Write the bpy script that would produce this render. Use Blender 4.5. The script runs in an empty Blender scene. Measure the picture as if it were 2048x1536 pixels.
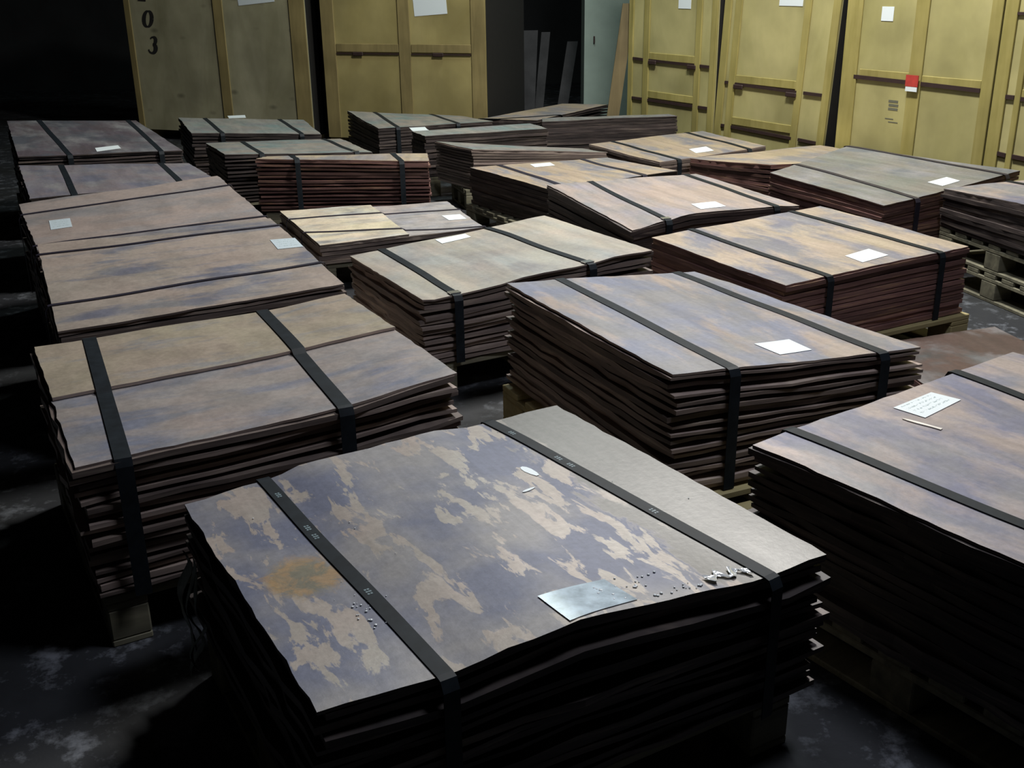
import bpy, math, random
from mathutils import Vector, Matrix, noise as mnoise

C = bpy.context.scene.collection
scene = bpy.context.scene
R_ = math.radians

# ------------------------------------------------------------------ camera
cam_data = bpy.data.cameras.new('camera')
cam_data.sensor_fit = 'HORIZONTAL'
cam_data.sensor_width = 36.0
cam_data.lens = 36.0 * 2138.67 / 2048.0
cam_data.clip_start = 0.05
cam_data.clip_end = 100
cam = bpy.data.objects.new('camera', cam_data)
C.objects.link(cam)
p_, r_ = R_(20.95), R_(-0.823)
fwd = Vector((0, math.cos(p_), -math.sin(p_)))
rt0 = Vector((1, 0, 0))
up0 = rt0.cross(fwd)
rt = math.cos(r_) * rt0 + math.sin(r_) * up0
up = -math.sin(r_) * rt0 + math.cos(r_) * up0
m = Matrix.Identity(4)
for i in range(3):
    m[i][0], m[i][1], m[i][2] = rt[i], up[i], -fwd[i]
m.translation = Vector((0, 0, 1.57))
cam.matrix_world = m
scene.camera = cam

# ------------------------------------------------------------------ exposure, world, lamps
scene.view_settings.view_transform = 'Standard'
scene.view_settings.look = 'None'
scene.view_settings.gamma = 1
scene.view_settings.use_curve_mapping = False
scene.view_settings.exposure = 0.0

world = bpy.data.worlds.new('world')
scene.world = world
world.use_nodes = True
world.node_tree.nodes['Background'].inputs[0].default_value = (0.45, 0.55, 0.9, 1)
world.node_tree.nodes['Background'].inputs[1].default_value = 0.012


def area(name, loc, target, size, power, col, size_y=None, spread=180):
    l = bpy.data.lights.new(name, 'AREA')
    l.energy = power
    l.color = col
    l.shape = 'RECTANGLE'
    l.size = size
    l.size_y = size_y or size
    l.spread = R_(spread)
    o = bpy.data.objects.new(name, l)
    C.objects.link(o)
    o.location = loc
    o.rotation_euler = (Vector(target) - Vector(loc)).to_track_quat('-Z', 'Y').to_euler()
    return o


area('ceiling_lamp', (1.3, 6.1, 4.6), (1.1, 5.9, 0), 1.3, 330, (1.0, 0.985, 0.95), 0.3)
area('ceiling_lamp', (0.2, 9.0, 4.8), (-1.0, 9.3, 0), 1.2, 75, (0.86, 1.0, 0.98), 0.35)
area('ceiling_lamp', (1.25, 2.25, 3.5), (0.5, 2.7, 0), 0.8, 46, (0.84, 0.88, 1.0), 0.35)


# ------------------------------------------------------------------ material helpers
def new_mat(name):
    mt = bpy.data.materials.new(name)
    mt.use_nodes = True
    nt = mt.node_tree
    return mt, nt, nt.nodes['Principled BSDF']


def nd(nt, typ, **kw):
    n = nt.nodes.new(typ)
    for k, v in kw.items():
        setattr(n, k, v)
    return n


def ramp(nt, src, stops, interp='LINEAR'):
    r = nd(nt, 'ShaderNodeValToRGB')
    r.color_ramp.interpolation = interp
    el = r.color_ramp.elements
    el[0].position, el[0].color = stops[0][0], tuple(stops[0][1]) + (1,)
    el[1].position, el[1].color = stops[1][0], tuple(stops[1][1]) + (1,)
    for p, c in stops[2:]:
        e = el.new(p)
        e.color = tuple(c) + (1,)
    nt.links.new(src, r.inputs[0])
    return r.outputs[0]


def g3(v):
    return (v, v, v)


def mixc(nt, fac, a, b, mode='MIX'):
    n = nd(nt, 'ShaderNodeMix', data_type='RGBA', blend_type=mode)
    for s, v in ((n.inputs[0], fac), (n.inputs[6], a), (n.inputs[7], b)):
        if isinstance(v, (int, float)):
            s.default_value = v
        elif isinstance(v, (tuple, list)):
            s.default_value = tuple(v) + ((1,) if len(v) == 3 else ())
        else:
            nt.links.new(v, s)
    return n.outputs[2]


def noise_tex(nt, vec, scale, detail=3, rough=0.5, dist=0.0):
    n = nd(nt, 'ShaderNodeTexNoise')
    n.inputs['Scale'].default_value = scale
    n.inputs['Detail'].default_value = detail
    n.inputs['Roughness'].default_value = rough
    n.inputs['Distortion'].default_value = dist
    nt.links.new(vec, n.inputs['Vector'])
    return n.outputs[0]


def mapped(nt, loc=(0, 0, 0), scale=(1, 1, 1), rot=(0, 0, 0), rnd=False):
    tc = nd(nt, 'ShaderNodeTexCoord')
    mp = nd(nt, 'ShaderNodeMapping')
    mp.inputs['Location'].default_value = loc
    mp.inputs['Scale'].default_value = scale
    mp.inputs['Rotation'].default_value = rot
    src = tc.outputs['Object']
    if rnd:
        oi = nd(nt, 'ShaderNodeObjectInfo')
        ml = nd(nt, 'ShaderNodeMath', operation='MULTIPLY')
        ml.inputs[1].default_value = 40
        nt.links.new(oi.outputs['Random'], ml.inputs[0])
        ad = nd(nt, 'ShaderNodeVectorMath', operation='ADD')
        nt.links.new(src, ad.inputs[0])
        nt.links.new(ml.outputs[0], ad.inputs[1])
        src = ad.outputs[0]
    nt.links.new(src, mp.inputs['Vector'])
    return mp.outputs[0]


def bump(nt, bsdf, h, strength=0.3, dist=0.002):
    b = nd(nt, 'ShaderNodeBump')
    b.inputs['Strength'].default_value = strength
    b.inputs['Distance'].default_value = dist
    nt.links.new(h, b.inputs['Height'])
    nt.links.new(b.outputs[0], bsdf.inputs['Normal'])


TAN = (0.40, 0.345, 0.28)
PINK = (0.39, 0.30, 0.26)
BLUE = (0.155, 0.16, 0.225)
GREY = (0.25, 0.24, 0.24)
TEAL = (0.20, 0.26, 0.25)
BROWN = (0.16, 0.09, 0.07)


def copper_top(name, seed, base=TAN, patch=BLUE, cover=0.5, sharp=0.08, stretch=(7, 2.6), rough=0.42,
               tint=None, stain=None, plain=None, streak=0.25):
    """weathered copper: a pinkish tan metal with oxide blotches drawn out along one direction"""
    mt, nt, b = new_mat(name)
    v = mapped(nt, loc=(seed * 3.7, seed * 1.9, seed), scale=(stretch[0], stretch[1], 1))
    n1 = noise_tex(nt, v, 1.0, 6, 0.6, 0.35)
    c = 0.5 + (0.5 - cover) * 0.35
    mask = ramp(nt, n1, [(c - sharp / 2, g3(0)), (c + sharp / 2, g3(1))])
    v2 = mapped(nt, loc=(seed, 2, 5), scale=(1, 1, 1))
    n2 = noise_tex(nt, v2, 3.0, 4, 0.6)
    base_c = mixc(nt, ramp(nt, n2, [(0.35, g3(0)), (0.65, g3(1))]), base,
                  tuple(0.5 * (x * sum(base) / sum(PINK) + y) for x, y in zip(PINK, base)))
    if tint:
        base_c = mixc(nt, ramp(nt, noise_tex(nt, v2, 1.7, 3), [(0.42, g3(0)), (0.62, g3(1))]), base_c, tint)
    patch_c = mixc(nt, ramp(nt, noise_tex(nt, v2, 4.3, 3), [(0.4, g3(0)), (0.62, g3(1))]), patch, GREY)
    if plain:
        # a strip of the sheet (local x beyond `plain`) the blotches fade out of
        sx = nd(nt, 'ShaderNodeSeparateXYZ')
        tc = nd(nt, 'ShaderNodeTexCoord')
        nt.links.new(tc.outputs['Object'], sx.inputs[0])
        wob = nd(nt, 'ShaderNodeMath', operation='MULTIPLY_ADD')
        nt.links.new(n1, wob.inputs[0])
        wob.inputs[1].default_value = 0.35
        nt.links.new(sx.outputs[0], wob.inputs[2])
        pm = ramp(nt, wob.outputs[0], [(plain + 0.175, g3(0)), (plain + 0.2, g3(1))])
        mask = mixc(nt, pm, mask, g3(0.0))
        base_c = mixc(nt, pm, base_c, (0.19, 0.18, 0.165))
    col = mixc(nt, mask, base_c, patch_c)
    vs = mapped(nt, loc=(seed * 7, 0, 0), scale=(stretch[0] * 3, stretch[1] * 0.8, 1))
    st = ramp(nt, noise_tex(nt, vs, 1.3, 4, 0.6), [(0.4, g3(0.72)), (0.6, g3(1.12))])
    col = mixc(nt, streak * 2, col, st, 'MULTIPLY')
    if stain:
        sxy, srad, scol = stain
        tc = nd(nt, 'ShaderNodeTexCoord')
        mp = nd(nt, 'ShaderNodeMapping')
        mp.inputs['Location'].default_value = (-sxy[0] / srad[0], -sxy[1] / srad[1], 0)
        mp.inputs['Scale'].default_value = (1 / srad[0], 1 / srad[1], 0)
        nt.links.new(tc.outputs['Object'], mp.inputs[0])
        ln = nd(nt, 'ShaderNodeVectorMath', operation='LENGTH')
        nt.links.new(mp.outputs[0], ln.inputs[0])
        nz = noise_tex(nt, v2, 17, 5, 0.75, 0.6)
        ad = nd(nt, 'ShaderNodeMath', operation='ADD')
        nt.links.new(ln.outputs['Value'], ad.inputs[0])
        nt.links.new(nz, ad.inputs[1])
        sm = ramp(nt, ad.outputs[0], [(0.0, g3(0.75)), (1.0, g3(0.75))])
        r2 = nd(nt, 'ShaderNodeMapRange')
        r2.inputs[1].default_value = 1.15
        r2.inputs[2].default_value = 1.5
        r2.inputs[3].default_value = 0.75
        r2.inputs[4].default_value = 0.0
        nt.links.new(ad.outputs[0], r2.inputs[0])
        sc2 = mixc(nt, ramp(nt, nz, [(0.42, g3(0)), (0.58, g3(1))]), scol, (0.17, 0.15, 0.08))
        col = mixc(nt, r2.outputs[0], col, sc2)
    nf = noise_tex(nt, v2, 60, 3, 0.7)
    col = mixc(nt, 0.5, col, ramp(nt, nf, [(0.3, g3(0.75)), (0.7, g3(1.2))]), 'MULTIPLY')
    nt.links.new(col, b.inputs['Base Color'])
    rr = ramp(nt, mask, [(0.0, g3(rough)), (1.0, g3(rough + 0.1))])
    nt.links.new(rr, b.inputs['Roughness'])
    b.inputs['Metallic'].default_value = 0.15
    bump(nt, b, mixc(nt, 0.5, nf, n2), 0.25, 0.003)
    return mt


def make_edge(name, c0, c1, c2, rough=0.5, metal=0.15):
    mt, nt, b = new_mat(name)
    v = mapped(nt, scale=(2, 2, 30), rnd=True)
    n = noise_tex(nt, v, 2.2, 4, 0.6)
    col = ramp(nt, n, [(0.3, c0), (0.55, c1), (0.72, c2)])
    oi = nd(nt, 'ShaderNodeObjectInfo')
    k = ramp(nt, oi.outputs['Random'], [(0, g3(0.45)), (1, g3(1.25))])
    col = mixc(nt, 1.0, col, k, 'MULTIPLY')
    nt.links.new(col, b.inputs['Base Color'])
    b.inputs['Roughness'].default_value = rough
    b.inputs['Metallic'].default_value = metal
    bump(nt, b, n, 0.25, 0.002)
    return mt


def flat(name, col, rough=0.5, metal=0.0, var=0.15, scale=20, spec=0.5):
    mt, nt, b = new_mat(name)
    v = mapped(nt, rnd=True)
    n = noise_tex(nt, v, scale, 4, 0.6)
    c = mixc(nt, 1.0, col, ramp(nt, n, [(0.3, g3(1 - var)), (0.7, g3(1 + var))]), 'MULTIPLY')
    nt.links.new(c, b.inputs['Base Color'])
    b.inputs['Roughness'].default_value = rough
    b.inputs['Metallic'].default_value = metal
    b.inputs['Specular IOR Level'].default_value = spec
    return mt


def wood(name, c0, c1, scale=(1, 1, 12), knots=False, rough=0.6):
    mt, nt, b = new_mat(name)
    v = mapped(nt, scale=scale, rnd=True)
    n = noise_tex(nt, v, 2.0, 5, 0.6, 0.6)
    col = ramp(nt, n, [(0.3, c0), (0.7, c1)])
    v2 = mapped(nt, rnd=True)
    cloud = ramp(nt, noise_tex(nt, v2, 2.3, 4), [(0.35, g3(0.78)), (0.65, g3(1.1))])
    col = mixc(nt, 1.0, col, cloud, 'MULTIPLY')
    if knots:
        k = nd(nt, 'ShaderNodeTexVoronoi')
        k.inputs['Scale'].default_value = 4.0
        v3 = mapped(nt, scale=(0.8, 0.8, 1.6), rnd=True)
        nt.links.new(v3, k.inputs['Vector'])
        kn = ramp(nt, k.outputs['Distance'], [(0.06, g3(0.45)), (0.2, g3(1))])
        col = mixc(nt, 0.8, col, kn, 'MULTIPLY')
    nt.links.new(col, b.inputs['Base Color'])
    b.inputs['Roughness'].default_value = rough
    b.inputs['Specular IOR Level'].default_value = 0.3
    bump(nt, b, n, 0.15, 0.002)
    return mt


M = {}
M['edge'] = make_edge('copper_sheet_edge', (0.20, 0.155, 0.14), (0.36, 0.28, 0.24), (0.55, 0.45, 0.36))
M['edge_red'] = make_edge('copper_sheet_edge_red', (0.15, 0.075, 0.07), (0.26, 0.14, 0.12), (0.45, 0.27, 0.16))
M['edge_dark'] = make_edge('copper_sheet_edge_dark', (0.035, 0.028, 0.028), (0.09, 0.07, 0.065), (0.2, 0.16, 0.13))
M['strap'] = flat('black_steel_strap', (0.012, 0.016, 0.020), 0.55, 0.0, 0.3, 30, 0.18)
M['strap_purple'] = flat('dull_steel_strap', (0.025, 0.022, 0.035), 0.4, 0.0, 0.3, 30)
M['print'] = flat('pale_print', (0.16, 0.22, 0.24), 0.5)
M['seal'] = flat('bright_metal_seal', (0.7, 0.72, 0.72), 0.22, 0.9, 0.1, 40)
M['pallet'] = wood('pallet_wood', (0.13, 0.12, 0.085), (0.30, 0.28, 0.19), (1.2, 9, 9))
M['pallet_fresh'] = wood('fresh_pallet_wood', (0.36, 0.30, 0.14), (0.55, 0.47, 0.24), (1.2, 9, 9))
M['ply'] = wood('yellow_plywood', (0.37, 0.335, 0.135), (0.49, 0.44, 0.205), (1, 1, 0.35), False)
M['ply_warm'] = wood('tan_plywood', (0.33, 0.27, 0.10), (0.42, 0.35, 0.15), (1, 1, 0.35), False)
M['ply_knotty'] = wood('knotty_grey_plywood', (0.30, 0.28, 0.165), (0.44, 0.41, 0.27), (1.5, 1.5, 0.5), True)
M['stud'] = wood('crate_stud_wood', (0.31, 0.265, 0.08), (0.40, 0.34, 0.12), (9, 9, 1))
M['stud_warm'] = wood('tan_stud_wood', (0.24, 0.19, 0.08), (0.33, 0.26, 0.11), (9, 9, 1))
M['gap_shade'] = flat('gap_shade_board', (0.012, 0.011, 0.009), 0.8)  # near-black colour paints in the shade of the gaps between crates
M['old_wood'] = wood('old_brown_wood', (0.15, 0.115, 0.055), (0.22, 0.17, 0.085), (9, 9, 1))
M['slot'] = flat('brown_metal_and_slot_shade', (0.045, 0.025, 0.022), 0.6, 0.2)  # brown metal of the clips, also the painted shade in the slots
M['ink'] = flat('black_stencil_ink', (0.02, 0.018, 0.016), 0.7)
M['stamp'] = flat('grey_stamp_ink', (0.13, 0.13, 0.09), 0.7)
M['red'] = flat('red_tag', (0.48, 0.05, 0.04), 0.5)
M['film'] = flat('wet_clear_film', (0.5, 0.6, 0.66), 0.2, 0.0, 0.35, 25, 0.8)
M['glare'] = flat('crumpled_film_glare', (0.75, 0.78, 0.8), 0.12, 0.4, 0.1, 20, 1.0)  # near-white base colour paints the glare onto the film
M['pillar'] = flat('painted_pillar', (0.28, 0.35, 0.30), 0.7, 0, 0.12, 3)


def paper(name, lines=True, col=(0.78, 0.84, 0.84)):
    mt, nt, b = new_mat(name)
    tc = nd(nt, 'ShaderNodeTexCoord')
    sx = nd(nt, 'ShaderNodeSeparateXYZ')
    nt.links.new(tc.outputs['UV'], sx.inputs[0])
    mp = nd(nt, 'ShaderNodeMapping')
    mp.inputs['Scale'].default_value = (16, 9, 1)
    nt.links.new(tc.outputs['UV'], mp.inputs[0])
    n = noise_tex(nt, mp.outputs[0], 1.6, 2)
    w = nd(nt, 'ShaderNodeMath', operation='SINE')
    mu = nd(nt, 'ShaderNodeMath', operation='MULTIPLY')
    mu.inputs[1].default_value = 30
    nt.links.new(sx.outputs[1], mu.inputs[0])
    nt.links.new(mu.outputs[0], w.inputs[0])
    row = ramp(nt, w.outputs[0], [(0.25, g3(0)), (0.5, g3(1))])
    word = ramp(nt, n, [(0.5, g3(0)), (0.56, g3(1))])
    t = mixc(nt, 1.0, row, word, 'MULTIPLY')
    # keep a blank margin
    mxr = ramp(nt, sx.outputs[0], [(0.1, g3(0)), (0.12, g3(1)), (0.86, g3(1)), (0.9, g3(0))])
    myr = ramp(nt, sx.outputs[1], [(0.12, g3(0)), (0.14, g3(1)), (0.88, g3(1)), (0.92, g3(0))])
    t = mixc(nt, 1.0, mixc(nt, 1.0, t, mxr, 'MULTIPLY'), myr, 'MULTIPLY')
    c = mixc(nt, t, col, (0.34, 0.42, 0.42)) if lines else col
    if lines:
        nt.links.new(c, b.inputs['Base Color'])
    else:
        b.inputs['Base Color'].default_value = tuple(col) + (1,)
    b.inputs['Roughness'].default_value = 0.45
    return mt


M['paper'] = paper('printed_paper')
M['paper_plain'] = paper('blank_paper', False, (0.80, 0.87, 0.88))
M['paper_grey'] = paper('grey_printed_paper', True, (0.52, 0.60, 0.64))


def floor_mat():
    mt, nt, b = new_mat('stained_concrete')
    v = mapped(nt, scale=(1, 1, 1))
    big = noise_tex(nt, v, 1.6, 5, 0.62, 0.3)
    spots = noise_tex(nt, v, 9, 5, 0.7)
    col = ramp(nt, big, [(0.38, (0.016, 0.018, 0.019)), (0.62, (0.085, 0.09, 0.10))])
    sp = ramp(nt, spots, [(0.52, g3(0.45)), (0.66, g3(2.4))])
    col = mixc(nt, 1.0, col, sp, 'MULTIPLY')
    nt.links.new(col, b.inputs['Base Color'])
    rr = ramp(nt, big, [(0.4, g3(0.75)), (0.6, g3(0.4))])
    nt.links.new(rr, b.inputs['Roughness'])
    bump(nt, b, spots, 0.3, 0.004)
    return mt


M['floor'] = floor_mat()
M['wall'] = flat('dark_wall', (0.02, 0.021, 0.022), 0.85, 0, 0.3, 2)


# ------------------------------------------------------------------ object helpers
def link(name, me, mat=None, parent=None):
    o = bpy.data.objects.new(name, me)
    C.objects.link(o)
    if mat is not None and me is not None and not me.materials:
        for mm in (mat if isinstance(mat, (list, tuple)) else [mat]):
            me.materials.append(mm)
    if parent:
        o.parent = parent
    return o


def mesh(name, vs, fs, mi=None, smooth=False):
    me = bpy.data.meshes.new(name)
    me.from_pydata([tuple(v) for v in vs], [], fs)
    if mi:
        me.polygons.foreach_set('material_index', mi)
    if smooth:
        me.polygons.foreach_set('use_smooth', [True] * len(me.polygons))
    me.update()
    return me


def box_data(x0, x1, y0, y1, z0, z1, bev=0.0):
    vs = [(x, y, z) for z in (z0, z1) for y in (y0, y1) for x in (x0, x1)]
    fs = [(0, 2, 3, 1), (4, 5, 7, 6), (0, 1, 5, 4), (2, 6, 7, 3), (0, 4, 6, 2), (1, 3, 7, 5)]
    return vs, fs


def box_mesh(name, *a, bev=0.0):
    vs, fs = box_data(*a)
    me = mesh(name, vs, fs)
    if bev:
        import bmesh
        bm = bmesh.new()
        bm.from_mesh(me)
        bmesh.ops.bevel(bm, geom=bm.edges[:], offset=bev, segments=1, affect='EDGES')
        bm.to_mesh(me)
        bm.free()
    return me


def thing(name, label, cat, loc=(0, 0, 0), rz=0, group=None):
    o = bpy.data.objects.new(name, None)
    o.empty_display_size = 0.1
    C.objects.link(o)
    o.location = loc
    o.rotation_euler = (0, 0, rz)
    return tag(o, label, cat, group)


def tag(o, label, cat, group=None):
    o['label'] = label
    o['category'] = cat
    if group:
        o['group'] = group
    return o


def struct(name, me, mat):
    o = link(name, me, mat)
    o['kind'] = 'structure'
    return o


def copy_tree(o, parent=None):
    c = o.copy()
    C.objects.link(c)
    if parent:
        c.parent = parent
    for ch in list(o.children):
        copy_tree(ch, c)
    return c


# ------------------------------------------------------------------ the room
struct('floor', box_mesh('floor', -9, 9, -3, 17, -0.1, 0), M['floor'])
struct('wall_back', box_mesh('wall_back', -9, 9, 17, 17.2, 0, 5.6), M['wall'])
struct('wall_left', box_mesh('wall_left', -9.2, -9, -3, 17, 0, 5.6), M['wall'])
struct('wall_right', box_mesh('wall_right', 9, 9.2, -3, 17, 0, 5.6), M['wall'])
struct('wall_front', box_mesh('wall_front', -9, 9, -3.2, -3, 0, 5.6), M['wall'])
struct('ceiling', box_mesh('ceiling', -9, 9, -3, 17, 5.6, 5.7), M['wall'])

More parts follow.
